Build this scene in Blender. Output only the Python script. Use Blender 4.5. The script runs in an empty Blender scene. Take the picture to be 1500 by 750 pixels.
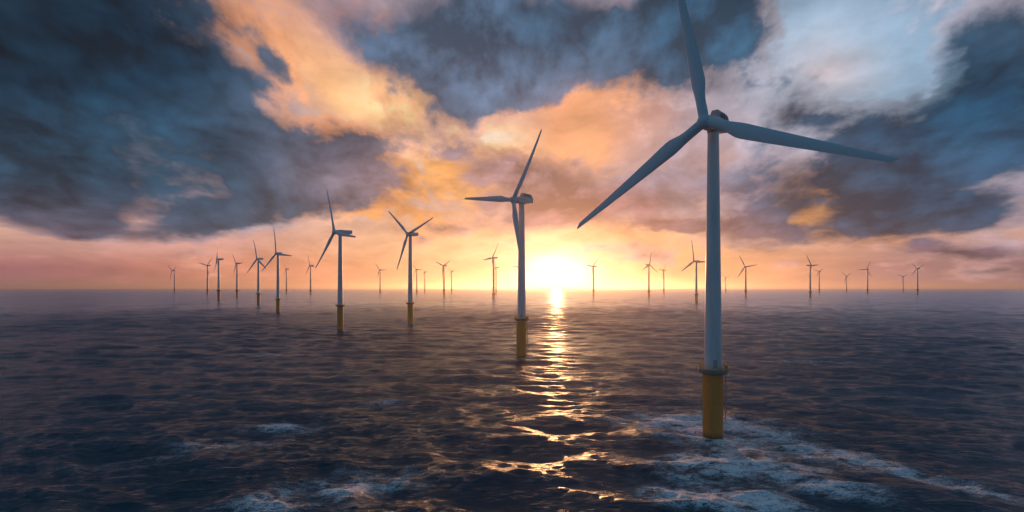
import bpy, bmesh, math, random
import numpy as np
from mathutils import Vector, Matrix, Euler

R = math.radians
scene = bpy.context.scene
COL = scene.collection

# ------------------------------------------------------------------ camera
F_PX = 850.0            # focal length in pixels of a 1500 px wide frame
CAM_H = 38.0
HORIZON = 422.0         # image row of the horizon (1500x750)
cam = bpy.data.cameras.new('camera')
cam.sensor_width = 36.0
cam.lens = 36.0 * F_PX / 1500.0
cam.shift_y = (HORIZON - 375.0) / 1500.0
cam.clip_start = 0.5
cam.clip_end = 200000.0
camo = bpy.data.objects.new('camera', cam)
camo.location = (0, 0, CAM_H)
camo.rotation_euler = (R(90), 0, 0)
COL.objects.link(camo)
scene.camera = camo

# ------------------------------------------------------------------ colour / render
vs = scene.view_settings
vs.view_transform = 'Standard'
vs.look = 'None'
vs.exposure = 0.0
vs.gamma = 1.0
vs.use_curve_mapping = False
scene.render.engine = 'CYCLES'
cy = scene.cycles
cy.max_bounces = 5
cy.diffuse_bounces = 2
cy.glossy_bounces = 3
cy.transmission_bounces = 2
cy.volume_bounces = 0
cy.sample_clamp_indirect = 6.0
cy.sample_clamp_direct = 10.0
try:
    cy.use_denoising = True
    cy.denoiser = 'OPENIMAGEDENOISE'
except Exception:
    pass

# ------------------------------------------------------------------ sun
SUN_AZ = math.atan2(815 - 750, F_PX)      # to the right of +Y
SUN_EL = R(2.2)
SUN_DIR = Vector((math.sin(SUN_AZ) * math.cos(SUN_EL), math.cos(SUN_AZ) * math.cos(SUN_EL), math.sin(SUN_EL)))
sl = bpy.data.lights.new('sun', 'SUN')
sl.energy = 2.7
sl.angle = R(0.5)
sl.color = (1.0, 0.40, 0.14)
slo = bpy.data.objects.new('sun', sl)
slo.location = (0, 0, 500)
slo.rotation_euler = (-SUN_DIR).to_track_quat('-Z', 'Y').to_euler()
COL.objects.link(slo)

# ------------------------------------------------------------------ world: sunset sky with clouds
world = bpy.data.worlds.new('World')
scene.world = world
world.use_nodes = True
nt = world.node_tree
nt.nodes.clear()


def lin(c):
    return tuple((v / 255 / 12.92) if v / 255 <= 0.04045 else ((v / 255 + 0.055) / 1.055) ** 2.4 for v in c)


class G:
    """tiny helper to write node graphs"""
    def __init__(s, tree): s.t = tree
    def node(s, kind, **kw):
        n = s.t.nodes.new(kind)
        for k, v in kw.items(): setattr(n, k, v)
        return n
    def put(s, sock, v):
        if hasattr(v, 'is_output'): s.t.links.new(v, sock)
        elif v is not None:
            if isinstance(v, tuple) and len(v) == 3 and sock.type == 'RGBA': v = v + (1.0,)
            sock.default_value = v
    def m(s, op, a, b=None, c=None, clamp=False):
        n = s.node('ShaderNodeMath', operation=op, use_clamp=clamp)
        s.put(n.inputs[0], a); s.put(n.inputs[1], b)
        if c is not None: s.put(n.inputs[2], c)
        return n.outputs[0]
    def v(s, op, a, b=None, scale=None):
        n = s.node('ShaderNodeVectorMath', operation=op)
        s.put(n.inputs[0], a)
        if b is not None: s.put(n.inputs[1], b)
        if scale is not None: s.put(n.inputs['Scale'], scale)
        return n.outputs['Value'] if op in ('LENGTH', 'DOT_PRODUCT', 'DISTANCE') else n.outputs['Vector']
    def xyz(s, a):
        n = s.node('ShaderNodeSeparateXYZ'); s.put(n.inputs[0], a); return n.outputs
    def vec(s, x, y, z=0.0):
        n = s.node('ShaderNodeCombineXYZ')
        s.put(n.inputs[0], x); s.put(n.inputs[1], y); s.put(n.inputs[2], z)
        return n.outputs[0]
    def mix(s, f, a, b):
        n = s.node('ShaderNodeMix', data_type='RGBA', clamp_factor=True)
        s.put(n.inputs[0], f); s.put(n.inputs[6], a); s.put(n.inputs[7], b)
        return n.outputs[2]
    def noise(s, vec, scale, detail=4, rough=0.5, distort=0.0, out=0, lac=2.0):
        n = s.node('ShaderNodeTexNoise', noise_dimensions='3D')
        s.put(n.inputs['Vector'], vec)
        n.inputs['Scale'].default_value = scale
        n.inputs['Detail'].default_value = detail
        n.inputs['Roughness'].default_value = rough
        n.inputs['Lacunarity'].default_value = lac
        n.inputs['Distortion'].default_value = distort
        return n.outputs[out]
    def sm(s, x, lo, hi):
        n = s.node('ShaderNodeMapRange', interpolation_type='SMOOTHSTEP', clamp=True)
        s.put(n.inputs[0], x); s.put(n.inputs[1], lo); s.put(n.inputs[2], hi)
        n.inputs[3].default_value = 0.0; n.inputs[4].default_value = 1.0
        return n.outputs[0]
    def ramp(s, x, stops):
        n = s.node('ShaderNodeValToRGB')
        e = n.color_ramp.elements
        while len(e) < len(stops): e.new(0.5)
        for el, (p, c) in zip(e, stops):
            el.position = p; el.color = tuple(c) + (1.0,)
        s.put(n.inputs[0], x)
        return n.outputs[0]


g = G(nt)
tc = g.node('ShaderNodeTexCoord')
D = g.v('NORMALIZE', tc.outputs['Generated'])
dx, dy, dz = g.xyz(D)[0:3]

KS = 1700.0


def st(x, y):
    """direction towards an azimuth / elevation -> stereographic sky coordinates (round +Y)"""
    d = Vector(((x - 750) / F_PX, 1.0, (HORIZON - y) / F_PX)).normalized()
    return np.array([d.x, d.z]) * KS / (1 + d.y)


den = g.m('ADD', dy, 1.06)
SX = g.m('DIVIDE', g.m('MULTIPLY', dx, KS * 1.03), den)
SZ = g.m('DIVIDE', g.m('MULTIPLY', dz, KS * 1.03), den)
S0 = g.vec(SX, SZ, 0.0)
# cloud-layer coordinates (clouds lie on a high layer, so they flatten and crowd towards the horizon)
zp_ = g.m('MAXIMUM', dz, 0.0)
Q = g.vec(g.m('MULTIPLY', g.m('DIVIDE', dx, g.m('ADD', zp_, 1.3)), 2.2),
          g.m('MULTIPLY_ADD', g.m('LOGARITHM', g.m('ADD', zp_, 0.12), math.e), 0.68, 4.0),
          g.m('MULTIPLY', dy, 0.8))
el01 = g.sm(dz, 0.0, 0.32)

warpA = g.v('SUBTRACT', g.noise(Q, 2.6, 2, 0.5, 0.0, 1), (0.5, 0.5, 0.5))
warpB = g.v('SUBTRACT', g.noise(Q, 8.5, 5, 0.6, 0.0, 1), (0.5, 0.5, 0.5))
ampA = g.m('MULTIPLY_ADD', el01, 100.0, 60.0)
ampB = g.m('MULTIPLY_ADD', el01, 60.0, 26.0)
W = g.v('ADD', g.v('SCALE', warpA, scale=ampA), g.v('SCALE', warpB, scale=ampB))
W = g.v('MULTIPLY', W, (1.0, 0.8, 0.0))
S1 = g.v('ADD', S0, W)                            # fully warped sky position
S2 = g.v('ADD', S0, g.v('SCALE', W, scale=0.5))   # gently warped


def blob(coord, x, y, rx, ry, rot=0.0):
    """soft elliptical patch of sky, 1 in its middle, 0 at its rim; rot in degrees, clockwise in view"""
    c = st(x, y)
    a = R(rot)
    ax = np.array([math.cos(a), math.sin(a)])
    bx = np.array([-math.sin(a), math.cos(a)])
    ja = (st(x + ax[0] * 4, y + ax[1] * 4) - c) / 4
    jb = (st(x + bx[0] * 4, y + bx[1] * 4) - c) / 4
    mp = g.node('ShaderNodeMapping', vector_type='TEXTURE')
    g.put(mp.inputs[0], coord)
    mp.inputs[1].default_value = (c[0], c[1], 0)
    mp.inputs[2].default_value = (0, 0, math.atan2(ja[1], ja[0]))
    mp.inputs[3].default_value = (rx * np.linalg.norm(ja) * 1.75, ry * np.linalg.norm(jb) * 1.75, 1)
    gr = g.node('ShaderNodeTexGradient', gradient_type='QUADRATIC_SPHERE')
    nt.links.new(mp.outputs[0], gr.inputs[0])
    return gr.outputs[1]


def paint(base, coord, strokes):
    c = base
    for x, y, rx, ry, rot, col, op in strokes:
        k = g.m('MULTIPLY', blob(coord, x, y, rx, ry, rot), op * 1.9, clamp=True)
        c = g.mix(k, c, lin(col))
    return c


def total(coord, strokes):
    acc = 0.0
    for x, y, rx, ry, rot, amp in strokes:
        acc = g.m('MULTIPLY_ADD', blob(coord, x, y, rx, ry, rot), amp, acc)
    return acc


# --- high thin cloud and clear gaps
base = g.ramp(g.m('MULTIPLY', g.m('MAXIMUM', dz, 0.0), 1.0), [
    (0.0, lin((190, 122, 112))), (0.03, lin((208, 142, 124))), (0.075, lin((220, 172, 150))),
    (0.14, lin((196, 164, 162))), (0.25, lin((168, 152, 162))), (0.36, lin((140, 150, 172))),
    (0.6, lin((60, 104, 136))), (1.0, lin((26, 76, 108)))])
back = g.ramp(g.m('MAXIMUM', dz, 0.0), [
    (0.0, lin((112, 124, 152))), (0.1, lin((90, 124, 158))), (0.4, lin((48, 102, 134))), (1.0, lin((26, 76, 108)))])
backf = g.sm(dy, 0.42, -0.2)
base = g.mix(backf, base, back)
base = paint(base, S2, [
    (1400, 400, 380, 55, 0, (150, 112, 124), .8),
    (60, 405, 330, 45, 0, (160, 104, 110), .7),
    (300, 350, 260, 30, 0, (206, 158, 154), .7),
    (520, 400, 300, 40, 0, (228, 142, 114), .85),
    (1040, 400, 200, 34, 0, (236, 158, 118), .7),
    (815, 375, 360, 70, 0, (246, 182, 124), .75),
    (740, 360, 220, 50, 0, (246, 192, 146), .6),
    (420, 30, 190, 70, 40, (232, 158, 112), .85),
    (540, 120, 150, 85, 35, (248, 186, 132), .95),
    (570, 140, 60, 35, 20, (255, 226, 168), .8),
    (530, 35, 130, 60, 25, (186, 150, 152), .85),
    (700, 215, 110, 34, -5, (255, 216, 166), .9),
    (720, 208, 50, 12, -5, (255, 244, 222), .8),
    (850, 190, 140, 100, -35, (236, 166, 122), .9),
    (830, 130, 60, 40, 0, (238, 160, 118), .5),
    (960, 130, 80, 60, -60, (206, 148, 132), .7),
    (1230, 90, 230, 120, 15, (152, 182, 208), .95),
    (1200, 100, 90, 60, 0, (216, 206, 214), .6),
    (1420, 30, 130, 70, -30, (142, 174, 202), .8),
    (1120, 190, 80, 60, 0, (190, 180, 196), .8),
    (1080, 260, 80, 50, 0, (206, 160, 150), .8),
    (980, 260, 80, 40, 0, (170, 150, 164), .7),
    (400, 300, 60, 26, 0, (214, 186, 186), .8),
    (40, 250, 120, 25, 5, (100, 110, 134), .8),
])
# sun glow
base = paint(base, S0, [
    (815, 400, 170, 46, 0, (250, 202, 150), .75),
    (815, 398, 100, 44, 0, (255, 228, 180), .9),
])
# billows: the same noise read a little towards the sun gives the side that catches its light
toward = g.v('NORMALIZE', g.v('SUBTRACT', (0.13, 2.60, 0.8), Q))
fb = g.noise(Q, 4.2, 8, 0.60, 0.25)
fbs = g.noise(g.v('ADD', Q, g.v('SCALE', toward, scale=0.05)), 4.2, 6, 0.57, 0.25)
fb2 = g.noise(g.v('ADD', Q, (7.3, 2.1, 0.0)), 13.0, 6, 0.6, 0.2)
bn = g.noise(g.v('ADD', Q, g.v('SCALE', warpB, scale=0.10)), 6.5, 3, 0.45, 0.0)
bn2 = g.noise(g.v('ADD', Q, (3.1, 5.7, 0.0)), 15.0, 3, 0.5, 0.0)
puff = g.m('MULTIPLY', g.m('ABSOLUTE', g.m('SUBTRACT', bn, 0.5)), 5.0)        # rounded heads with creases between
puff2 = g.m('MULTIPLY', g.m('ABSOLUTE', g.m('SUBTRACT', bn2, 0.5)), 5.0)
puffs = g.m('ADD', g.m('MULTIPLY', puff, 0.7), g.m('MULTIPLY', puff2, 0.35))  # about 0..1
mid = g.m('SUBTRACT', g.noise(g.v('ADD', Q, (1.9, 8.2, 0.0)), 2.3, 2, 0.5, 0.2), 0.5)
relief = g.m('MULTIPLY', g.m('SUBTRACT', fb, fbs), 2.4)       # >0 on the sunward flank
# wisps in the high thin cloud
streak = g.noise(g.v('MULTIPLY', Q, (0.9, 1.5, 1.0)), 5.0, 7, 0.62, 0.5)
streak_k = g.m('MULTIPLY_ADD', streak, 0.9, 0.55)
streak_k = g.m('MULTIPLY_ADD', relief, 0.5, streak_k)
base = g.v('SCALE', base, scale=streak_k)

# --- cloud thickness
thick = total(S1, [
    (60, 60, 310, 170, 0, 1.3), (270, 150, 270, 90, 38, 1.25), (150, 255, 260, 75, 8, 1.0),
    (450, 240, 200, 56, 22, 1.25), (490, 252, 130, 44, 18, 1.3), (330, 312, 110, 34, -5, .95), (90, 310, 200, 40, 6, 1.1), (120, 338, 30, 10, 0, .5),
    (770, 30, 260, 100, 5, 1.15), (690, 150, 130, 62, -12, 1.0), (850, 75, 150, 65, -20, .95), (1040, 60, 110, 150, 10, 1.0),
    (640, 60, 120, 80, 0, .6), (900, 130, 60, 40, 0, .35),
    (1400, 220, 230, 110, -18, 1.3), (1240, 265, 170, 70, -8, 1.1), (1470, 100, 110, 120, -35, 1.1), (1310, 325, 200, 38, -4, 1.05),
    (890, 300, 170, 40, -6, 1.0), (1110, 340, 100, 30, 0, 1.0), (960, 338, 110, 18, 0, .7), (740, 268, 170, 36, 0, .85),
    (980, 240, 130, 45, 0, .8), (820, 235, 70, 26, 0, .4), (650, 240, 50, 30, 0, .4),
    (500, 105, 120, 40, 40, -.45), (415, 75, 70, 34, 40, .5), (330, 25, 60, 26, 40, .3), (590, 285, 75, 30, 10, -.75), (1200, 312, 60, 40, -30, -.6), (1160, 330, 50, 20, 0, -.4), (150, 362, 280, 20, 0, -.5), (215, 316, 70, 16, 0, -.6), (340, 322, 90, 22, -4, .5), (860, 175, 90, 50, -30, -.5), (590, 275, 90, 40, 25, .6), (530, 200, 90, 40, 30, .5), (420, 100, 50, 40, 40, .4),
    (870, 160, 40, 22, -30, .5), (1160, 150, 70, 40, 0, .55), (1400, 368, 150, 14, 0, .55),
    (60, 380, 130, 10, 0, .5), (560, 345, 140, 9, 0, .4), (240, 375, 120, 8, 0, .35), (660, 330, 90, 10, 0, .35),
])
back_cl = g.m('MULTIPLY', g.sm(dy, 0.2, -0.3), 0.55)
thick = g.m('ADD', thick, back_cl)
thick = g.m('ADD', thick, g.m('MULTIPLY', g.m('SUBTRACT', fb, 0.5), g.m('MULTIPLY_ADD', el01, 1.3, 0.9)))
thick = g.m('ADD', thick, g.m('MULTIPLY', g.m('SUBTRACT', fb2, 0.5), 0.25))
thick = g.m('ADD', thick, g.m('MULTIPLY', g.m('SUBTRACT', puffs, 0.45), 0.45))
thick = g.m('ADD', thick, g.m('MULTIPLY', mid, 1.3))

# --- lit rims of the clouds
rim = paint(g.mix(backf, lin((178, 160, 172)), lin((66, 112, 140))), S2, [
    (120, 130, 420, 240, 0, (78, 112, 136), .9),
    (100, 320, 260, 60, 0, (164, 136, 142), .9),
    (420, 300, 120, 60, 0, (196, 170, 172), .6),
    (350, 40, 130, 60, 40, (206, 142, 112), .8),
    (450, 90, 140, 60, 40, (230, 156, 110), .9),
    (560, 145, 120, 60, 30, (252, 190, 132), .9),
    (560, 280, 160, 80, 20, (246, 164, 88), 1.0),
    (500, 170, 110, 80, 30, (232, 158, 116), .8),
    (150, 238, 150, 22, -4, (128, 132, 150), .7),
    (530, 35, 110, 55, 25, (186, 148, 150), .85),
    (700, 210, 150, 70, 0, (226, 176, 158), .8),
    (680, 285, 40, 22, 0, (250, 180, 104), .9),
    (860, 170, 160, 110, -30, (226, 158, 118), .95),
    (780, 30, 220, 60, 0, (112, 126, 152), .8),
    (940, 60, 50, 30, 0, (206, 140, 128), .8),
    (1210, 310, 90, 60, -30, (242, 168, 104), 1.0),
    (1300, 350, 130, 26, -6, (240, 170, 122), .7),
    (1230, 120, 220, 110, 0, (180, 186, 204), .9),
    (1420, 150, 140, 120, 0, (88, 128, 154), .8),
    (350, 400, 520, 42, 0, (214, 150, 130), .9), (1260, 396, 360, 40, 0, (196, 146, 138), .9),
    (900, 345, 200, 30, 0, (238, 176, 132), .8),
    (960, 260, 150, 60, 0, (172, 150, 160), .8),
    (640, 262, 60, 36, 0, (255, 176, 92), 1.0),
])
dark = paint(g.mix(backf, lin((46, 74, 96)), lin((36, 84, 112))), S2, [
    (100, 40, 440, 210, 0, (10, 52, 76), 1.0),
    (0, 0, 240, 140, 0, (8, 38, 56), .85),
    (200, 250, 240, 80, 0, (28, 68, 92), .8),
    (60, 350, 200, 60, 0, (92, 88, 106), .8),
    (440, 60, 140, 60, 40, (92, 96, 106), .5),
    (510, 235, 150, 70, 20, (62, 78, 98), .9),
    (700, 60, 270, 140, 0, (84, 112, 142), .95),
    (830, 40, 130, 90, 0, (62, 98, 128), .8),
    (760, 270, 220, 60, 0, (158, 128, 134), .95),
    (980, 245, 130, 50, 0, (140, 134, 150), .95),
    (900, 312, 190, 50, 0, (146, 110, 116), .9),
    (860, 180, 80, 50, 0, (140, 118, 128), .8),
    (1040, 60, 120, 130, 0, (36, 88, 120), .95),
    (1100, 335, 120, 40, 0, (134, 102, 108), .9),
    (1400, 200, 280, 130, 0, (20, 72, 104), 1.0),
    (1300, 300, 200, 60, 0, (36, 70, 100), .9),
    (1290, 280, 230, 80, -8, (38, 78, 108), 1.0),
    (1400, 372, 200, 25, 0, (120, 96, 112), .9),
    (60, 385, 200, 22, 0, (122, 92, 106), .9),
])
# soft light and dark inside the clouds
inner = g.m('MULTIPLY_ADD', g.m('SUBTRACT', puffs, 0.45), 0.75, 1.0)
inner = g.m('MULTIPLY_ADD', mid, -1.9, inner)
inner = g.m('MULTIPLY_ADD', relief, 1.5, inner)
inner = g.m('MAXIMUM', inner, 0.45)
dark = g.v('SCALE', dark, scale=inner)
rim = g.v('SCALE', rim, scale=g.m('MULTIPLY_ADD', relief, 1.3, g.m('MULTIPLY_ADD', g.m('SUBTRACT', puffs, 0.45), 0.5, 1.0)))
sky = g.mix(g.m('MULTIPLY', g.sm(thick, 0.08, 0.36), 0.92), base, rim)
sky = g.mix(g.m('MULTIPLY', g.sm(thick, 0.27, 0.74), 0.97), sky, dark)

# low sun burning through: the aureole
cosang = g.v('DOT_PRODUCT', D, tuple(SUN_DIR))
ang = g.m('ARCCOSINE', g.m('MINIMUM', cosang, 0.9999999))      # radians
ex = g.m('DIVIDE', g.m('SUBTRACT', dx, math.sin(SUN_AZ)), R(2.9))
ez = g.m('DIVIDE', g.m('SUBTRACT', dz, math.sin(R(1.0))), R(1.9))
core = g.m('EXPONENT', g.m('MULTIPLY', g.m('ADD', g.m('MULTIPLY', ex, ex), g.m('MULTIPLY', ez, ez)), -1.0))
core = g.m('MULTIPLY', core, g.sm(dy, 0.0, 0.5))
core = g.m('MULTIPLY', core, g.m('MULTIPLY_ADD', streak, 1.6, 0.2))      # cloud bars cross the sun
halo = g.m('EXPONENT', g.m('MULTIPLY', g.m('DIVIDE', ang, R(4.0)), -1.0))
sky = g.v('ADD', sky, g.v('SCALE', (1.0, 0.80, 0.58), scale=g.m('MULTIPLY', core, 2.2)))
sky = g.v('ADD', sky, g.v('SCALE', (1.0, 0.58, 0.34), scale=g.m('MULTIPLY', halo, 0.14)))

# clear-air light from the sky texture under it all
nish = g.node('ShaderNodeTexSky', sky_type='NISHITA')
nish.sun_disc = False
nish.sun_elevation = SUN_EL
nish.sun_rotation = SUN_AZ
nish.altitude = 40
nish.air_density = 1.0
nish.dust_density = 2.0
NISHITA_SHARE = 0.012
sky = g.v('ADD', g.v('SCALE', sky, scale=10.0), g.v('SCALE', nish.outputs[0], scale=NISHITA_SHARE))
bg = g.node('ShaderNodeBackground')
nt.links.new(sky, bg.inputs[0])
bg.inputs[1].default_value = 0.1
wo = g.node('ShaderNodeOutputWorld')
nt.links.new(bg.outputs[0], wo.inputs[0])
world.cycles.sampling_method = 'MANUAL'
world.cycles.sample_map_resolution = 512


# ------------------------------------------------------------------ materials
def new_mat(name):
    m = bpy.data.materials.new(name)
    m.use_nodes = True
    m.node_tree.nodes.clear()
    return m, G(m.node_tree)


def paint_mat(name, col, rough=0.4, dirt=0.12, dirt_col=(0.25, 0.2, 0.15), scale=0.6, metallic=0.0):
    m, q = new_mat(name)
    ge = q.node('ShaderNodeTexCoord')
    P = ge.outputs['Object']
    st_ = q.noise(q.v('MULTIPLY', P, (1.0, 1.0, 0.12)), scale, 6, 0.6)
    k = q.m('MULTIPLY', q.sm(st_, 0.45, 0.75), dirt)
    c = q.mix(k, col, dirt_col)
    b = q.node('ShaderNodeBsdfPrincipled')
    q.put(b.inputs['Base Color'], c)
    q.put(b.inputs['Roughness'], q.m('MULTIPLY_ADD', st_, 0.25, rough - 0.12))
    b.inputs['Metallic'].default_value = metallic
    o = q.node('ShaderNodeOutputMaterial')
    q.t.links.new(b.outputs[0], o.inputs[0])
    return m


def foundation_mat():
    m, q = new_mat('yellow_foundation_paint')
    ge = q.node('ShaderNodeNewGeometry')
    P = ge.outputs['Position']
    tcn = q.node('ShaderNodeTexCoord')
    n = q.noise(q.v('MULTIPLY', tcn.outputs['Object'], (1.2, 1.2, 0.18)), 1.0, 6, 0.65)
    z = q.xyz(P)[2]
    weed = q.m('SUBTRACT', 1.0, q.sm(q.m('ADD', z, q.m('MULTIPLY', n, 2.4)), 1.4, 3.2))        # slimy splash zone
    c = q.mix(q.m('MULTIPLY', q.sm(n, 0.5, 0.75), 0.35), (0.84, 0.28, 0.05), (0.48, 0.18, 0.05))
    c = q.mix(q.m('MULTIPLY', weed, 0.75), c, (0.07, 0.055, 0.03))
    b = q.node('ShaderNodeBsdfPrincipled')
    q.put(b.inputs['Base Color'], c)
    q.put(b.inputs['Roughness'], q.m('MULTIPLY_ADD', n, 0.3, 0.35))
    o = q.node('ShaderNodeOutputMaterial')
    q.t.links.new(b.outputs[0], o.inputs[0])
    return m


M_WHITE = paint_mat('white_turbine_paint', (0.70, 0.72, 0.73), 0.42, 0.34, (0.40, 0.37, 0.32), 0.7)
M_BLADE = paint_mat('white_blade_gelcoat', (0.66, 0.70, 0.73), 0.55, 0.10, (0.45, 0.44, 0.42), 0.3)
M_YEL = foundation_mat()
M_RAIL = paint_mat('yellow_rail_paint', (0.85, 0.42, 0.06), 0.45, 0.2)
M_DECK = paint_mat('grey_deck_steel', (0.20, 0.21, 0.22), 0.6, 0.3, (0.12, 0.08, 0.05))
M_GREY = paint_mat('grey_cooler_metal', (0.36, 0.39, 0.42), 0.45, 0.1)
M_DARK = paint_mat('dark_gap_rubber', (0.05, 0.055, 0.06), 0.6, 0.05)


# ------------------------------------------------------------------ mesh helpers
def finish(bm, name, mat, parent=None, smooth=True):
    bmesh.ops.recalc_face_normals(bm, faces=bm.faces)
    me = bpy.data.meshes.new(name)
    bm.to_mesh(me)
    bm.free()
    if smooth:
        me.polygons.foreach_set('use_smooth', [True] * len(me.polygons))
        try: me.set_sharp_from_angle(angle=R(38))
        except Exception: pass
    me.materials.append(mat)
    o = bpy.data.objects.new(name, me)
    COL.objects.link(o)
    if parent is not None: o.parent = parent
    return o


def loft(bm, rings, cap0=True, cap1=True):
    vr = [[bm.verts.new(p) for p in r] for r in rings]
    n = len(vr[0])
    for a, b in zip(vr[:-1], vr[1:]):
        for i in range(n):
            bm.faces.new((a[i], a[(i + 1) % n], b[(i + 1) % n], b[i]))
    if cap0: bm.faces.new(vr[0][::-1])
    if cap1: bm.faces.new(vr[-1])


def lathe(bm, prof, seg=32, axis='Z', cap0=True, cap1=True):
    rings = []
    for r, z in prof:
        ring = []
        for i in range(seg):
            a = 2 * math.pi * i / seg
            c, s = r * math.cos(a), r * math.sin(a)
            ring.append((c, s, z) if axis == 'Z' else (c, z, s))
        rings.append(ring)
    loft(bm, rings, cap0, cap1)


def tube(bm, p, q, r, seg=6):
    p, q = Vector(p), Vector(q)
    d = (q - p).normalized()
    a = d.orthogonal().normalized(); b = d.cross(a)
    loft(bm, [[c + (a * math.cos(t) + b * math.sin(t)) * r for t in [2 * math.pi * i / seg for i in range(seg)]] for c in (p, q)])


def hoop(bm, R_, z, r, seg=36):
    vr = []
    for i in range(seg):
        a = 2 * math.pi * i / seg
        c = Vector((math.cos(a), math.sin(a), 0))
        vr.append([bm.verts.new(c * (R_ + r * math.cos(t)) + Vector((0, 0, z + r * math.sin(t)))) for t in (0.785, 2.356, 3.927, 5.498)])
    for i in range(seg):
        a, b = vr[i], vr[(i + 1) % seg]
        for k in range(4):
            bm.faces.new((a[k], b[k], b[(k + 1) % 4], a[(k + 1) % 4]))


def box(bm, lo, hi):
    x0, y0, z0 = lo; x1, y1, z1 = hi
    loft(bm, [[(x0, y0, z), (x1, y0, z), (x1, y1, z), (x0, y1, z)] for z in (z0, z1)])


def blade_bm(Rr, nsec=34, npt=20, chord_k=1.0):
    """a rotor blade along +Z: round root, wide shoulder, slender twisted tip; leading edge -X, upwind -Y"""
    bm = bmesh.new()
    rings = []
    for j in range(nsec):
        s = j / (nsec - 1)
        s = s ** 1.05
        z = Rr * (0.022 + 0.978 * s)
        root = 0.056 * Rr * chord_k
        if s < 0.05: c, rnd = root, 1.0
        elif s < 0.22:
            t = (s - 0.05) / 0.17; t = t * t * (3 - 2 * t)
            c, rnd = root + (0.090 * Rr * chord_k - root) * t, 1 - t
        else:
            t = (s - 0.22) / 0.78
            c, rnd = Rr * chord_k * (0.090 * (1 - t) ** 1.05 + 0.027 * t), 0.0
        if s > 0.97: c *= math.sqrt(max(0.05, 1 - ((s - 0.97) / 0.031) ** 2))
        tr = 0.36 - 0.20 * min(1, max(0, (s - .15) / .5))          # thickness ratio
        tw = -(R(13) * (1 - min(1, s * 1.15)) ** 1.6 + R(3))
        le = -0.5 * root - (c - root) * 0.26 if s < .22 else -0.5 * root - (0.090 * Rr * chord_k - root) * 0.26 * (1 - (s - .22) / .78) ** .7
        if s >= .22: le *= (1 - 0.45 * (s - .22) / .78)
        pre = -0.034 * Rr * s ** 2.2
        ring = []
        for i in range(npt):
            a = 2 * math.pi * i / npt
            cx = 0.5 * (1 - math.cos(a))                            # 0 leading, 1 trailing
            th = tr * 1.2 * c * (math.sqrt(max(cx, 0)) * (1 - cx) ** 0.9) * (1 if math.sin(a) >= 0 else -1) * 1.25
            ax, ay = le + cx * c, th
            bx, by = -0.5 * root + cx * root, 0.5 * root * math.sin(a)
            x, y = ax * (1 - rnd) + bx * rnd, ay * (1 - rnd) + by * rnd
            ct, sn = math.cos(tw), math.sin(tw)
            ring.append((x * ct - y * sn, x * sn + y * ct + pre, z))
        rings.append(ring)
    loft(bm, rings)
    return bm


def nacelle_bm(L, Wd, Hh, nsec=22, front=0.0):
    """rounded housing along +Y from 0 to L, a round collar in front, flat-sided behind, tail chamfered underneath"""
    bm = bmesh.new()
    rings = []
    for j in range(nsec):
        s = j / (nsec - 1)
        y = L * s
        k = min(1, s / 0.22)
        k = k * k * (3 - 2 * k)
        e = 2.0 + 4.0 * k                       # superellipse exponent
        a = Wd * 0.5 * (0.92 + 0.08 * k)
        b = Hh * 0.5 * (0.92 + 0.08 * k)
        lift = 0.10 * Hh * k + 0.12 * Hh * max(0, s - 0.62) / 0.38
        b *= 1 - 0.16 * max(0, s - 0.62) / 0.38
        if s > 0.985: a *= 0.95; b *= 0.94
        ring = []
        for i in range(28):
            t = 2 * math.pi * i / 28
            c, q = math.cos(t), math.sin(t)
            ring.append((a * math.copysign(abs(c) ** (2 / e), c), y, lift + b * math.copysign(abs(q) ** (2 / e), q)))
        rings.append(ring)
    loft(bm, rings)
    return bm


def hub_bm(r):
    bm = bmesh.new()
    prof = [(r * 0.90, 0.86 * r), (r * 0.99, 0.80 * r), (r * 1.0, 0.2 * r)]
    for i in range(1, 11):
        t = i / 10 * math.pi / 2
        prof.append((max(0.02, r * math.cos(t) ** 0.85), 0.2 * r - 1.15 * r * math.sin(t)))
    lathe(bm, prof, 30, 'Y')
    return bm


def tower_bm(H, r0, r1, flanges=True, seg=40):
    bm = bmesh.new()
    prof = []
    cuts = (0.0, 0.26, 0.56, 1.0)
    for a, b in zip(cuts[:-1], cuts[1:]):
        for f in ((a, b) if True else ()):
            rr = r0 + (r1 - r0) * f
            z = H * f
            if flanges and f == b and b < 1.0:
                prof += [(rr, z - 0.10), (rr + 0.035, z - 0.08), (rr + 0.035, z + 0.08), (rr, z + 0.10)]
            elif f == 0 or f == 1.0:
                prof.append((rr, z))
    lathe(bm, prof, seg)
    return bm


TILT = R(4)
DEEP = 6.0          # foundations go this far below the surface


def rotor_matrix(ov, zh, k):
    n = Vector((0, -math.cos(TILT), math.sin(TILT)))
    up = Vector((0, math.sin(TILT), math.cos(TILT)))
    hz = Vector((1, 0, 0))
    z = hz * math.cos(k) + up * math.sin(k)
    y = -n
    x = y.cross(z)
    m = Matrix((x, y, z)).transposed().to_4x4()
    m.translation = Vector((0, -ov, zh))
    return m


def hub_matrix(ov, zh):
    m = Matrix.Rotation(-TILT, 4, 'X')
    m.translation = Vector((0, -ov, zh))
    return m


GROUP = 'wind turbines of the offshore wind farm'


def root_empty(x, y, yaw, label):
    o = bpy.data.objects.new('wind_turbine', None)
    o.empty_display_size = 5
    o.location = (x, y, 0)
    o.rotation_euler = (0, 0, -R(yaw))
    o['label'] = label
    o['category'] = 'wind turbine'
    o['group'] = GROUP
    COL.objects.link(o)
    return o


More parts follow.
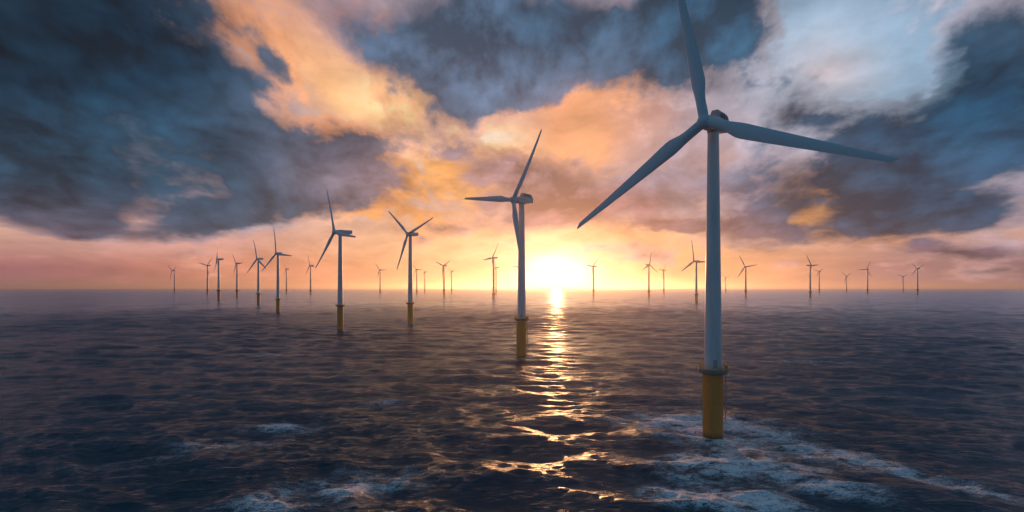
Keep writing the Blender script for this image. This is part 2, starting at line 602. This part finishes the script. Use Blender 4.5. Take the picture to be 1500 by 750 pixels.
def near_turbine(p, label, nac_k, detail):
    """a fully detailed turbine; p = x, y, platform height, hub height, yaw, roll, blade length, overhang, three blade offsets"""
    x, y, zp, zh, yaw, roll, Rr, ov, a0, a1, a2 = p
    rt = root_empty(x, y, yaw, label)
    s = zh / 85.0
    r0, r1, rf = 2.33 * s, 1.48 * s, 2.55 * s
    Yw = R(yaw)
    # foundation with flange rings
    bm = bmesh.new()
    lathe(bm, [(rf, -DEEP), (rf, zp * 0.52), (rf + .05, zp * 0.52 + .05), (rf + .05, zp * .52 + .3), (rf, zp * .52 + .35),
               (rf, zp - 1.5), (rf + 0.25, zp - 1.45), (rf + .25, zp - 1.3)], 40)
    fo = finish(bm, 'foundation', M_YEL, rt)
    if detail:
        # boat landing ladder facing the right of the view
        a = Yw + R(-18)
        d = Vector((math.cos(a), math.sin(a), 0)); t = Vector((-d.y, d.x, 0))
        bm = bmesh.new()
        for sgn in (-1, 1):
            tube(bm, d * (rf + .6) + t * .34 * sgn + Vector((0, 0, 4.2)), d * (rf + .6) + t * .34 * sgn + Vector((0, 0, zp - .4)), .1, 8)
            for zz in np.arange(5.0, zp - 1.5, 3.0):
                tube(bm, d * (rf - .06) + t * .34 * sgn + Vector((0, 0, zz)), d * (rf + .6) + t * .34 * sgn + Vector((0, 0, zz)), .05)
        for zz in np.arange(4.5, zp - .5, 0.42):
            tube(bm, d * (rf + .6) - t * .34 + Vector((0, 0, zz)), d * (rf + .6) + t * .34 + Vector((0, 0, zz)), .06)
        finish(bm, 'ladder', M_RAIL, fo)
        a = Yw + R(176)
        d = Vector((math.cos(a), math.sin(a), 0))
        bm = bmesh.new()
        tube(bm, d * (rf + .18) + Vector((0, 0, -3)), d * (rf + .18) + Vector((0, 0, zp - 1.5)), .13, 10)
        finish(bm, 'cable_pipe', M_RAIL, fo)
    # platform: skirt, deck, brackets
    rp = 3.95 * s
    bm = bmesh.new()
    lathe(bm, [(rf + .03, zp - 1.3), (rp * .82, zp - 1.2), (rp - .12, zp - .95), (rp, zp - .8), (rp, zp - .18), (rp - .1, zp - .1), (r0 + .02, zp - .1)], 44)
    pf = finish(bm, 'platform', M_DECK, rt)
    bm = bmesh.new()
    nr = 22
    for i in range(nr):
        a = 2 * math.pi * i / nr
        c = Vector((math.cos(a), math.sin(a), 0)) * (rp - .12)
        tube(bm, c + Vector((0, 0, zp - .1)), c + Vector((0, 0, zp + 1.15)), .05)
    for zz, rr in ((.1, .10), (.55, .04), (1.12, .06)):
        hoop(bm, rp - .12, zp + zz, rr)
    finish(bm, 'railing', M_RAIL, pf)
    if detail:
        # davit crane and a service cabinet on the deck
        bm = bmesh.new()
        a = Yw + R(205)
        c = Vector((math.cos(a), math.sin(a), 0)) * (rp - .55)
        tube(bm, c + Vector((0, 0, zp - .1)), c + Vector((0, 0, zp + 2.2)), .11, 10)
        tube(bm, c + Vector((0, 0, zp + 2.15)), c * 1.35 + Vector((0, 0, zp + 2.5)), .08, 8)
        finish(bm, 'davit_crane', M_RAIL, pf)
        for ang in (-24, 40):
            a = Yw + R(ang)
            c = Vector((math.cos(a), math.sin(a), 0)) * (rp - .6)
            bm = bmesh.new()
            box(bm, (-.32, -.28, 0), (.32, .28, 1.25))
            bmesh.ops.bevel(bm, geom=bm.edges[:], offset=.05, segments=2, affect='EDGES')
            ob = finish(bm, 'cabinet', M_RAIL, pf)
            ob.matrix_basis = Matrix.Translation(c + Vector((0, 0, zp - .1))) @ Matrix.Rotation(a, 4, 'Z')
    # tower
    top = zh - 1.75 * s
    to = finish(tower_bm(top - zp, r0, r1), 'tower', M_WHITE, rt)
    to.location.z = zp
    if detail:
        a = Yw + R(-96)
        bm = bmesh.new()
        box(bm, (-.45, -.05, 0), (.45, .06, 2.1))
        bmesh.ops.bevel(bm, geom=bm.edges[:], offset=.02, segments=1, affect='EDGES')
        ob = finish(bm, 'door', M_GREY, to)
        d = Vector((math.cos(a), math.sin(a), 0))
        ob.matrix_basis = Matrix.Translation(d * (r0 - .0) + Vector((0, 0, .35))) @ Matrix.Rotation(a + R(90), 4, 'Z')
    # nacelle
    rh = 1.98 * s
    L = nac_k * zh
    yf = -ov + rh * 0.95
    Hh = 3.7 * s
    na = finish(nacelle_bm(L - rh, 3.7 * s, Hh), 'nacelle', M_WHITE, rt)
    na.location = (0, yf, zh)
    Ln = L - rh
    if detail:
        bm = bmesh.new()            # cooler housing raised over the rear of the roof
        w = 1.55 * s
        zt = Hh * .5
        y0, y1 = Ln * .36, Ln * .97
        rings = []
        for yy, h0, ww in ((y0, .15, w * .72), (y0 + .7, 2.5, w * .86), (y1 - .9, 2.3, w), (y1, 1.5, w * .94)):
            rings.append([(-ww, yy, zt - .1), (-ww, yy, zt + h0 * .62), (-ww * .62, yy, zt + h0), (ww * .62, yy, zt + h0), (ww, yy, zt + h0 * .62), (ww, yy, zt - .1)])
        loft(bm, rings)
        co = finish(bm, 'cooler_housing', M_GREY, na)
        bm = bmesh.new()
        for sg in (-1, 1):
            for zz in (.7, 1.2, 1.7):
                tube(bm, (sg * w * .93, y0 + 1.0, zt + zz), (sg * w * 1.0, y1 - .5, zt + zz * .85), .06)
            for f in (0.2, .5, .8):
                yy = y0 + .9 + (y1 - 1.4 - y0) * f
                tube(bm, (sg * w * .97, yy, zt - .1), (sg * w * .97, yy, zt + 1.4), .07)
        finish(bm, 'cooler_grille', M_DARK, co)
        bm = bmesh.new()
        tube(bm, (.5, Ln * .93, zt + .5), (.5, Ln * .93, zt + 2.1), .04)
        tube(bm, (.2, Ln * .93, zt + 1.9), (.8, Ln * .93, zt + 1.9), .03)
        finish(bm, 'wind_sensor_mast', M_DARK, na)
    bm = bmesh.new()                # dark gap ring between hub and nacelle
    lathe(bm, [(rh * .94, -.16), (rh * .94, .12)], 32, 'Y')
    gp = finish(bm, 'seal_ring', M_DARK, na)
    bm = bmesh.new()                # yaw bearing collar under the nacelle
    lathe(bm, [(r1 * 1.04, -.25), (r1 * 1.10, -.2), (r1 * 1.10, .35)], 32)
    yb = finish(bm, 'yaw_collar', M_GREY, to)
    yb.location.z = top - zp
    hb = finish(hub_bm(rh), 'hub', M_WHITE, rt)
    hb.matrix_basis = hub_matrix(ov, zh)
    bl = None
    for i, da in enumerate((a0, a1, a2)):
        if bl is None:
            o = bl = finish(blade_bm(Rr), 'blade', M_BLADE, rt)
        else:
            o = bpy.data.objects.new('blade', bl.data); o.parent = rt; COL.objects.link(o)
        o.matrix_basis = rotor_matrix(ov, zh, R(roll + 120 * i + da))
    return rt


NEAR = [
    ((51.4, 148.2, 17.4, 79.5, 43, 98, 44.3, 5.1, 4, -5, 0), 0.15, True,
     'nearest and largest wind turbine, white tower on a yellow foundation standing in swirling foam'),
    ((5.3, 319.8, 21.3, 86.0, 45, 52, 40.1, 6.6, 8, 1, -7), 0.165, True,
     'second largest turbine, just left of the sun, with one blade hanging down its tower'),
    ((-154.2, 521.0, 22.7, 88.0, 47, 110, 44.3, 5.8, 4, -4, 0), 0.19, False,
     'tall side view turbine with one blade upright, largest in the left half'),
    ((-107.2, 611.7, 22.4, 94.6, 35, 17, 39.5, 3.9, 5, 1, -5), 0.15, False,
     'turbine with two upper blades in a V, right of the tall side view turbine'),
    ((-361.8, 897.2, 21.5, 91.2, 33, 105, 41.9, 3.5, -4, -5, 8), 0.10, False,
     'dark turbine with a broad white base, largest of the cluster at the far left'),
]
for p, nk, det, lab in NEAR:
    near_turbine(p, lab, nk, det)

# ------------------------------------------------------------------ the small turbines towards the horizon
FAR = [
    ((-2683.9, 4614.3, 27.1, 175.9, 32, 21, 80, 20, 0, 4, -5), 'faint turbine standing alone at the far left end of the row'),
    ((-1883.1, 3588.9, 27.0, 177.3, 19, 47, 68.3, 5, 2, -3, 2), 'pinkish turbine with V shaped blades, behind the left shoulder of the upright bladed turbine'),
    ((-927.5, 1835.2, 30.7, 128.7, 58, 92, 62.9, 5, -6, 6, 0), 'slim dark turbine with one upright blade, right neighbour of the pinkish V bladed one'),
    ((-1177.4, 2484.6, 28.1, 143.2, 27, 8, 49.2, 5, -6, -6, 11), 'grey turbine with one blade level to the right, between two darker turbines at left'),
    ((-598.0, 1368.6, 24.5, 106.6, 34, 101, 49.6, 4, 9, 2, -11), 'dark turbine with spread blades, its right blade reaching the broad based turbine'),
    ((-1674.0, 4306.7, 25.3, 177.8, 47, 8, 60, 6, 2, 0, -2), 'faint turbine just right of the broad based dark turbine, short blades on a thin tower'),
    ((-1245.6, 3588.9, 25.3, 177.3, 44, 112, 75, 6.3, 0, 0, 0), 'thin turbine whose head meets the lowest blade tip of the tall side view turbine'),
    ((-917.7, 4037.5, 25.6, 163.4, 21, 7, 62.3, 8, -7, 0, 7), 'pale orange turbine standing alone between the two tall turbines left of the sun'),
    ((-623.6, 3800.0, 22.4, 160.0, 27, 5, 51.8, 5, -8, 8, 0), 'small pale turbine close against the right side of the V bladed turbine tower'),
    ((-747.1, 4969.2, 23.4, 175, 68, 92, 66, 5, 0, 0, 0), 'faint thin edge on turbine, right one of the pale pair beside the V bladed turbine'),
    ((-315.4, 2691.7, 28.5, 141.2, 49, 32, 67.4, 5.4, -10, 9, 0), 'small brown turbine with upper blades in a wide Y, left of a fainter one'),
    ((-480.4, 4614.3, 23.9, 170.5, 52, 25, 52.2, 5.2, -3, 7, -5), 'faint little turbine with Y blades, touching the right side of the brown Y bladed turbine'),
    ((-68.4, 2153.3, 16.2, 149.7, 61, 56, 74.9, 5.6, -8, 8, 0), 'brownish turbine with one blade raised to the right, nearest one left of the sunlit tower'),
    ((-111.1, 4037.5, 19.0, 180, 75, 95, 56, 5, 0, 0, 0), 'thin pale turbine half hidden close behind the brownish turbine with the raised right blade'),
    ((66.5, 4037.5, 23.8, 180.5, 50, 52, 90, 7.4, 0, 0, 0), 'distant turbine hidden behind the sunlit second largest tower, a blade tip showing at its left'),
    ((412.8, 2936.4, 27.6, 147.2, 72, 43, 78.4, 5, -11, 10, 0), 'golden turbine standing in the glow just right of the sun'),
    ((586.1, 2484.6, 25.1, 137.4, -38, 82, 60.4, 4, -7, 2, 6), 'small turbine with three evenly spread blades, second one right of the sun'),
    ((1056.9, 4037.5, 28.5, 161.5, 80, 46, 74.8, 7, -6, 6, 0), 'pale turbine third right of the sun, with one thin blade pointing up'),
    ((495.7, 1560.4, 20.6, 109.6, 74, 102, 61.8, 8, 1, -17, 14), 'dark turbine immediately left of the nearest tower, its level blade tip touching that tower'),
    ((1829.8, 4969.2, 26.3, 131.5, 21, 13, 44.0, 6, 1, -2, 0), 'very faint tiny turbine close to the right side of the nearest tower'),
    ((1016.5, 2523.4, 26.1, 130.6, 49, 0, 57.4, 7, 7, -2, -4), 'dark turbine first clear one right of the nearest tower, one blade leaning up left'),
    ((1220.5, 2375.0, 22.9, 130.2, -38, 5, 61.8, 5, -1, 9, -7), 'slim dark turbine in front of a fainter one, middle of the right hand row'),
    ((2442.9, 4614.3, 27.1, 171.0, 68, 26, 52, 5, -1, 18, -16), 'faint turbine just right of the slim dark turbine on the right hand side'),
    ((2864.6, 4969.2, 26.3, 138.6, 79, 23, 70, 5, 0, 0, 0), 'very faint turbine with one blade rising right, left neighbour of a darker level bladed one'),
    ((2328.3, 3800.0, 29.1, 160.9, 64, 64, 61.2, 9, 3, -2, 0), 'grey turbine with one blade level to the left, second dark one from the right end'),
    ((3349.8, 4969.2, 26.3, 138.6, 80, 29, 57.1, 5, -15, 15, 0), 'very faint low turbine just left of the last turbine at the right end'),
    ((2376.0, 3400.0, 30.0, 151.6, 73, 10, 50, 5, 15, 3, -18), 'last turbine at the far right end of the row, one long blade rising right'),
]


def far_parts(rt, parts, p):
    """place the parts of one small turbine: foundation, platform, tower, nacelle, hub and three blades"""
    x, y, zp, zh, yaw, roll, Rr, ov, a0, a1, a2 = p
    s = zh / 85.0 * 1.08
    fo, pf, to, na, hb = parts[:5]
    fo.matrix_basis = Matrix.Translation((0, 0, -DEEP)) @ Matrix.Diagonal((s, s, (zp + DEEP) / 20.0, 1))
    pf.matrix_basis = Matrix.Translation((0, 0, zp)) @ Matrix.Diagonal((s, s, s, 1))
    to.matrix_basis = Matrix.Translation((0, 0, zp)) @ Matrix.Diagonal((s, s, (zh - 1.8 * s - zp) / 60.0, 1))
    na.matrix_basis = Matrix.Translation((0, -ov + 1.7 * s, zh)) @ Matrix.Diagonal((s, s, s, 1))
    hb.matrix_basis = hub_matrix(ov, zh) @ Matrix.Diagonal((s, s, s, 1))
    for i, da in enumerate((a0, a1, a2)):
        parts[5 + i].matrix_basis = rotor_matrix(ov, zh, R(roll + 120 * i + da)) @ Matrix.Diagonal((Rr / 45.0,) * 3 + (1,))


proto = None
for p, lab in FAR:
    if proto is None:
        rt = root_empty(p[0], p[1], p[4], lab)
        bm = bmesh.new(); lathe(bm, [(2.55, 0), (2.55, 19.2), (2.75, 19.4), (2.75, 20.0)], 20)
        parts = [finish(bm, 'foundation', M_YEL, rt)]
        bm = bmesh.new(); lathe(bm, [(2.6, -1.3), (3.9, -.9), (4.0, .1), (3.9, .1), (3.9, 1.0), (3.8, 1.0), (3.8, .12), (2.3, .12)], 24)
        parts.append(finish(bm, 'platform', M_DECK, rt))
        parts.append(finish(tower_bm(60.0, 2.4, 1.5, False, 20), 'tower', M_WHITE, rt))
        parts.append(finish(nacelle_bm(9.5, 3.6, 3.6, 10), 'nacelle', M_WHITE, rt))
        parts.append(finish(hub_bm(1.8), 'hub', M_WHITE, rt))
        b0 = finish(blade_bm(45.0, 16, 12, 1.15), 'blade', M_BLADE, rt)
        parts.append(b0)
        for _ in range(2):
            o = b0.copy(); COL.objects.link(o); o.parent = rt; parts.append(o)
        proto = (rt, parts)
    else:
        rt = proto[0].copy(); COL.objects.link(rt)
        rt.location = (p[0], p[1], 0); rt.rotation_euler = (0, 0, -R(p[4])); rt['label'] = lab
        parts = []
        for c in proto[1]:
            o = c.copy(); COL.objects.link(o); o.parent = rt; parts.append(o)
    far_parts(rt, parts, p)

# ------------------------------------------------------------------ the sea
rng = np.random.default_rng(11)


def build_sea():
    rad = [4.0]
    while rad[-1] < 60.0: rad.append(rad[-1] * 1.06)
    while rad[-1] < 2600.0: rad.append(rad[-1] * 1.0047)
    while rad[-1] < 62000.0: rad.append(rad[-1] * 1.10)
    rad = np.array(rad)
    fine = np.radians(np.arange(-50, 50.001, 0.20))
    wide = np.radians(np.concatenate([np.arange(52, 180, 4.0)]))
    ang = np.concatenate([fine, wide, np.radians([180.0]), 2 * math.pi - wide[::-1]])
    nR, nA = len(rad), len(ang)
    rr, aa = np.meshgrid(rad, ang, indexing='ij')
    X = (rr * np.sin(aa)).astype(np.float32)
    Y = (rr * np.cos(aa)).astype(np.float32)
    Z = np.zeros_like(X); DX = np.zeros_like(X); DY = np.zeros_like(X)
    dr = np.gradient(rad)
    finemask = np.zeros(nA); finemask[:len(fine)] = 1.0
    edge = np.clip((50 - np.abs(np.degrees(np.where(ang > math.pi, ang - 2 * math.pi, ang)))) / 4, 0, 1) * finemask
    NC = 120
    lam = np.exp(np.linspace(math.log(1.7), math.log(46.0), NC)) * rng.uniform(.96, 1.04, NC)
    th = R(-104) + rng.normal(0, 1, NC) * np.interp(np.log(lam), [0.5, 2, 3.8], [R(58), R(46), R(26)])
    ph = rng.uniform(0, 2 * math.pi, NC)
    slope = np.interp(np.log(lam), [0.5, 1.4, 2.6, 3.4, 3.85], [0.023, 0.025, 0.023, 0.018, 0.011])
    # groups of higher and lower sea
    gust = 0.75 + 0.35 * np.sin(X / 61 + 1.3 + 0.7 * np.sin(Y / 83)) * np.sin(Y / 97 + .5 + .6 * np.sin(X / 120))
    near = rad < 2700
    for l, t, f, s in zip(lam, th, ph, slope):
        k = 2 * math.pi / l
        fade = np.clip((l / (2.3 * dr) - 1.0) / 1.0, 0, 1)
        use = np.where((fade > 0) & near)[0]
        if len(use) == 0: continue
        i1 = use[-1] + 1
        kx, ky = k * math.cos(t), k * math.sin(t)
        nf = len(fine)
        arg = kx * X[:i1, :nf] + ky * Y[:i1, :nf] + f
        A = (s / k) * fade[:i1, None] * edge[None, :nf]
        sn = np.sin(arg); cs = np.cos(arg)
        Z[:i1, :nf] += A * sn
        DX[:i1, :nf] += 0.75 * A * math.cos(t) * cs
        DY[:i1, :nf] += 0.75 * A * math.sin(t) * cs
    Z *= gust
    # foam amount, laid down round the foundation and along broken crests
    foam = np.zeros_like(X)

    def patch(cx, cy, rx, ry, rot, amp):
        c, s = math.cos(R(rot)), math.sin(R(rot))
        u = ((X - cx) * c + (Y - cy) * s) / rx
        v = (-(X - cx) * s + (Y - cy) * c) / ry
        np.maximum(foam, amp * np.exp(-(u * u + v * v)), out=foam)
    patch(53, 158, 15, 22, 20, 1.0)
    patch(60, 146, 16, 14, -20, 1.0)
    patch(71, 134, 17, 8, -48, .95)
    patch(82, 118, 17, 4.5, -58, .85)
    patch(34, 110, 10, 10, 10, .95)
    patch(46, 124, 18, 11, -25, .9)
    patch(40, 104, 14, 8, -20, .85)
    patch(58, 112, 12, 7, -40, .7)
    patch(40, 165, 12, 14, 0, .6)
    patch(-30, 112, 12, 9, 15, .85)
    patch(-38, 104, 16, 7, 20, .6)
    patch(-62, 158, 11, 9, 25, .65)
    patch(-68, 142, 16, 8, 30, .4)
    patch(-80, 128, 16, 5, 20, .3)
    patch(-130, 330, 34, 8, 8, .35)
    patch(-45, 190, 10, 6, 10, .4)
    patch(150, 300, 40, 8, -5, .35)
    for fx, fy in ((5.3, 319.8), (-154.2, 521.0), (-107.2, 611.7), (51.4, 148.2)):
        patch(fx, fy - 1, 6, 6, 0, .9)
    crest = np.clip(Z / 0.9, -1, 1)
    foam = foam * (0.72 + 0.55 * crest)
    X2, Y2 = X + DX, Y + DY
    # broad churned mound round the nearest foundation
    co = np.stack([X2, Y2, Z], -1).reshape(-1, 3)
    co = np.concatenate([np.array([[0, 0, 0]], np.float32), co])
    idx = (np.arange(nR * nA).reshape(nR, nA) + 1)
    a = idx[:-1, :]; b = idx[1:, :]
    a2 = np.roll(a, -1, 1); b2 = np.roll(b, -1, 1)
    quads = np.stack([a, a2, b2, b], -1).reshape(-1, 4)
    tri = np.stack([np.zeros(nA, int), np.roll(idx[0], -1), idx[0]], -1)
    me = bpy.data.meshes.new('sea')
    nv = len(co); nq = len(quads); n3 = len(tri)
    me.vertices.add(nv); me.vertices.foreach_set('co', co.astype(np.float32).ravel())
    me.loops.add(nq * 4 + n3 * 3)
    me.loops.foreach_set('vertex_index', np.concatenate([quads.ravel(), tri.ravel()]).astype(np.int32))
    me.polygons.add(nq + n3)
    me.polygons.foreach_set('loop_start', np.concatenate([np.arange(nq) * 4, nq * 4 + np.arange(n3) * 3]).astype(np.int32))
    me.update(calc_edges=True)
    me.polygons.foreach_set('use_smooth', np.ones(nq + n3, bool))
    at = me.attributes.new('foam', 'FLOAT', 'POINT')
    at.data.foreach_set('value', np.concatenate([[0], foam.ravel()]).astype(np.float32))
    me.validate()
    o = bpy.data.objects.new('sea', me)
    COL.objects.link(o)
    o['kind'] = 'structure'
    o['label'] = 'dark choppy sea reaching to the horizon'
    return o


sea = build_sea()
mat, q = new_mat('sea_water')
ge = q.node('ShaderNodeNewGeometry')
P = ge.outputs['Position']
px_, py_, pz_ = q.xyz(P)[0:3]
dist = q.v('LENGTH', q.vec(px_, py_, 0.0))
# ripples (crests run across the wind)
Pw = q.node('ShaderNodeMapping', vector_type='POINT')
q.put(Pw.inputs[0], P)
Pw.inputs[2].default_value = (0, 0, R(14))
Pw.inputs[3].default_value = (0.55, 1.0, 1.0)
PW = Pw.outputs[0]
rip1 = q.noise(PW, 0.42, 4, 0.55, 0.5)
rip2 = q.noise(PW, 1.5, 5, 0.62, 0.4)
rip0 = q.noise(PW, 5.5, 3, 0.6, 0.2)
ripple = q.m('ADD', q.m('MULTIPLY', rip1, 0.9), q.m('MULTIPLY', rip2, 0.42))
ripple = q.m('ADD', ripple, q.m('MULTIPLY', rip0, 0.07))
gusts = q.noise(P, 0.018, 3, 0.55, 0.5)                 # ruffled and calmer patches
ripple = q.m('MULTIPLY', ripple, q.m('MULTIPLY_ADD', q.sm(gusts, 0.35, 0.65), 0.8, 0.55))
bump = q.node('ShaderNodeBump')
q.put(bump.inputs['Strength'], q.m('SUBTRACT', 1.0, q.m('MULTIPLY', q.sm(dist, 250.0, 800.0), 0.8)))
bump.inputs['Distance'].default_value = 1.0
q.put(bump.inputs['Height'], ripple)
# small-scale slopes of the chop that the mesh is too coarse for far out
far_k = q.m('MULTIPLY_ADD', q.sm(dist, 90.0, 500.0), 0.5, 0.5)
s1 = q.v('SUBTRACT', q.noise(PW, 0.13, 5, 0.7, 0.0, 1), (0.5, 0.5, 0.5))
s2 = q.v('SUBTRACT', q.noise(PW, 0.9, 3, 0.6, 0.0, 1), (0.5, 0.5, 0.5))
sl_ = q.v('ADD', q.v('MULTIPLY', s1, (0.6, 0.8, 0.0)), q.v('MULTIPLY', s2, (1.1, 1.3, 0.0)))
lee = q.m('SUBTRACT', 1.0, q.m('MULTIPLY', q.sm(dist, 350.0, 1500.0), 0.95))
N = q.v('NORMALIZE', q.v('ADD', bump.outputs[0], q.v('ADD', q.v('SCALE', sl_, scale=far_k), q.v('SCALE', (0.02, -0.08, 0.0), scale=lee))))
body = q.node('ShaderNodeBsdfDiffuse')
big = q.noise(P, 0.012, 3, 0.5)
q.put(body.inputs['Color'], q.mix(big, (0.002, 0.040, 0.060), (0.003, 0.052, 0.076)))
shine = q.node('ShaderNodeBsdfGlossy')
shine.inputs['Color'].default_value = (0.72, 0.86, 1.0, 1)
q.put(shine.inputs['Roughness'], q.m('MULTIPLY_ADD', q.sm(dist, 100.0, 3000.0), 0.06, 0.125))
q.put(shine.inputs['Normal'], N)
fres = q.node('ShaderNodeFresnel')
fres.inputs['IOR'].default_value = 1.27
q.put(fres.inputs['Normal'], q.v('NORMALIZE', q.v('ADD', bump.outputs[0], q.v('SCALE', (0.02, -0.18, 0.0), scale=lee))))
wat = q.node('ShaderNodeMixShader')
q.put(wat.inputs[0], fres.outputs[0])
q.t.links.new(body.outputs[0], wat.inputs[1]); q.t.links.new(shine.outputs[0], wat.inputs[2])
# foam: lacy strands where the attribute is high
att = q.node('ShaderNodeAttribute', attribute_name='foam')
fa = att.outputs['Fac']
wn = q.v('SUBTRACT', q.noise(P, 0.35, 4, 0.6, 0.0, 1), (0.5, 0.5, 0.5))
PF = q.v('ADD', q.v('MULTIPLY', PW, (1.0, 1.0, 0.6)), q.v('SCALE', wn, scale=2.4))
fn = q.noise(PF, 0.55, 6, 0.6, 0.8)
ridge = q.m('SUBTRACT', 1.0, q.m('MULTIPLY', q.m('ABSOLUTE', q.m('SUBTRACT', fn, 0.5)), 9.0), clamp=True)
fn2 = q.noise(PF, 1.9, 5, 0.65, 0.6)
ridge2 = q.m('SUBTRACT', 1.0, q.m('MULTIPLY', q.m('ABSOLUTE', q.m('SUBTRACT', fn2, 0.5)), 8.0), clamp=True)
fn3 = q.noise(PW, 6.0, 3, 0.7, 0.3)
lace = q.m('ADD', q.m('MULTIPLY', ridge, 0.55), q.m('MULTIPLY', ridge2, 0.65))
lace = q.m('MULTIPLY', lace, q.m('MULTIPLY_ADD', fn3, 1.6, 0.2))
broad = q.noise(P, 0.16, 5, 0.6, 0.6)
amt = q.m('ADD', fa, q.m('MULTIPLY', q.m('SUBTRACT', broad, 0.5), q.m('MULTIPLY', fa, 4.6)))
amt = q.m('MINIMUM', q.m('MAXIMUM', amt, 0.0), 1.5)
fk = q.m('MULTIPLY', q.sm(q.m('MULTIPLY', lace, amt), 0.04, 0.55), 0.95)
fk = q.m('MAXIMUM', fk, q.m('MULTIPLY', q.sm(amt, 0.45, 1.5), 0.22))
fo = q.node('ShaderNodeBsdfPrincipled')
fo.inputs['Base Color'].default_value = (0.88, 0.89, 0.90, 1)
fo.inputs['Roughness'].default_value = 0.8
q.put(fo.inputs['Normal'], bump.outputs[0])
mx = q.node('ShaderNodeMixShader')
q.put(mx.inputs[0], fk)
q.t.links.new(wat.outputs[0], mx.inputs[1]); q.t.links.new(fo.outputs[0], mx.inputs[2])
out = q.node('ShaderNodeOutputMaterial')
q.t.links.new(mx.outputs[0], out.inputs[0])
sea.data.materials.append(mat)

# ------------------------------------------------------------------ haze over the sea
HAZE_DENSITY = 4.5e-5
hm, q = new_mat('sea_haze')
pv = q.node('ShaderNodeVolumePrincipled')
pv.inputs['Color'].default_value = (0.92, 0.90, 0.90, 1)
pv.inputs['Density'].default_value = HAZE_DENSITY
pv.inputs['Anisotropy'].default_value = 0.78
ho = q.node('ShaderNodeOutputMaterial')
q.t.links.new(pv.outputs[0], ho.inputs['Volume'])
bm = bmesh.new()
box(bm, (-64000, -64000, -8), (64000, 64000, 276))
hz = finish(bm, 'haze', hm, None, False)
hz['kind'] = 'stuff'
hz['label'] = 'thin warm haze lying over the sea'
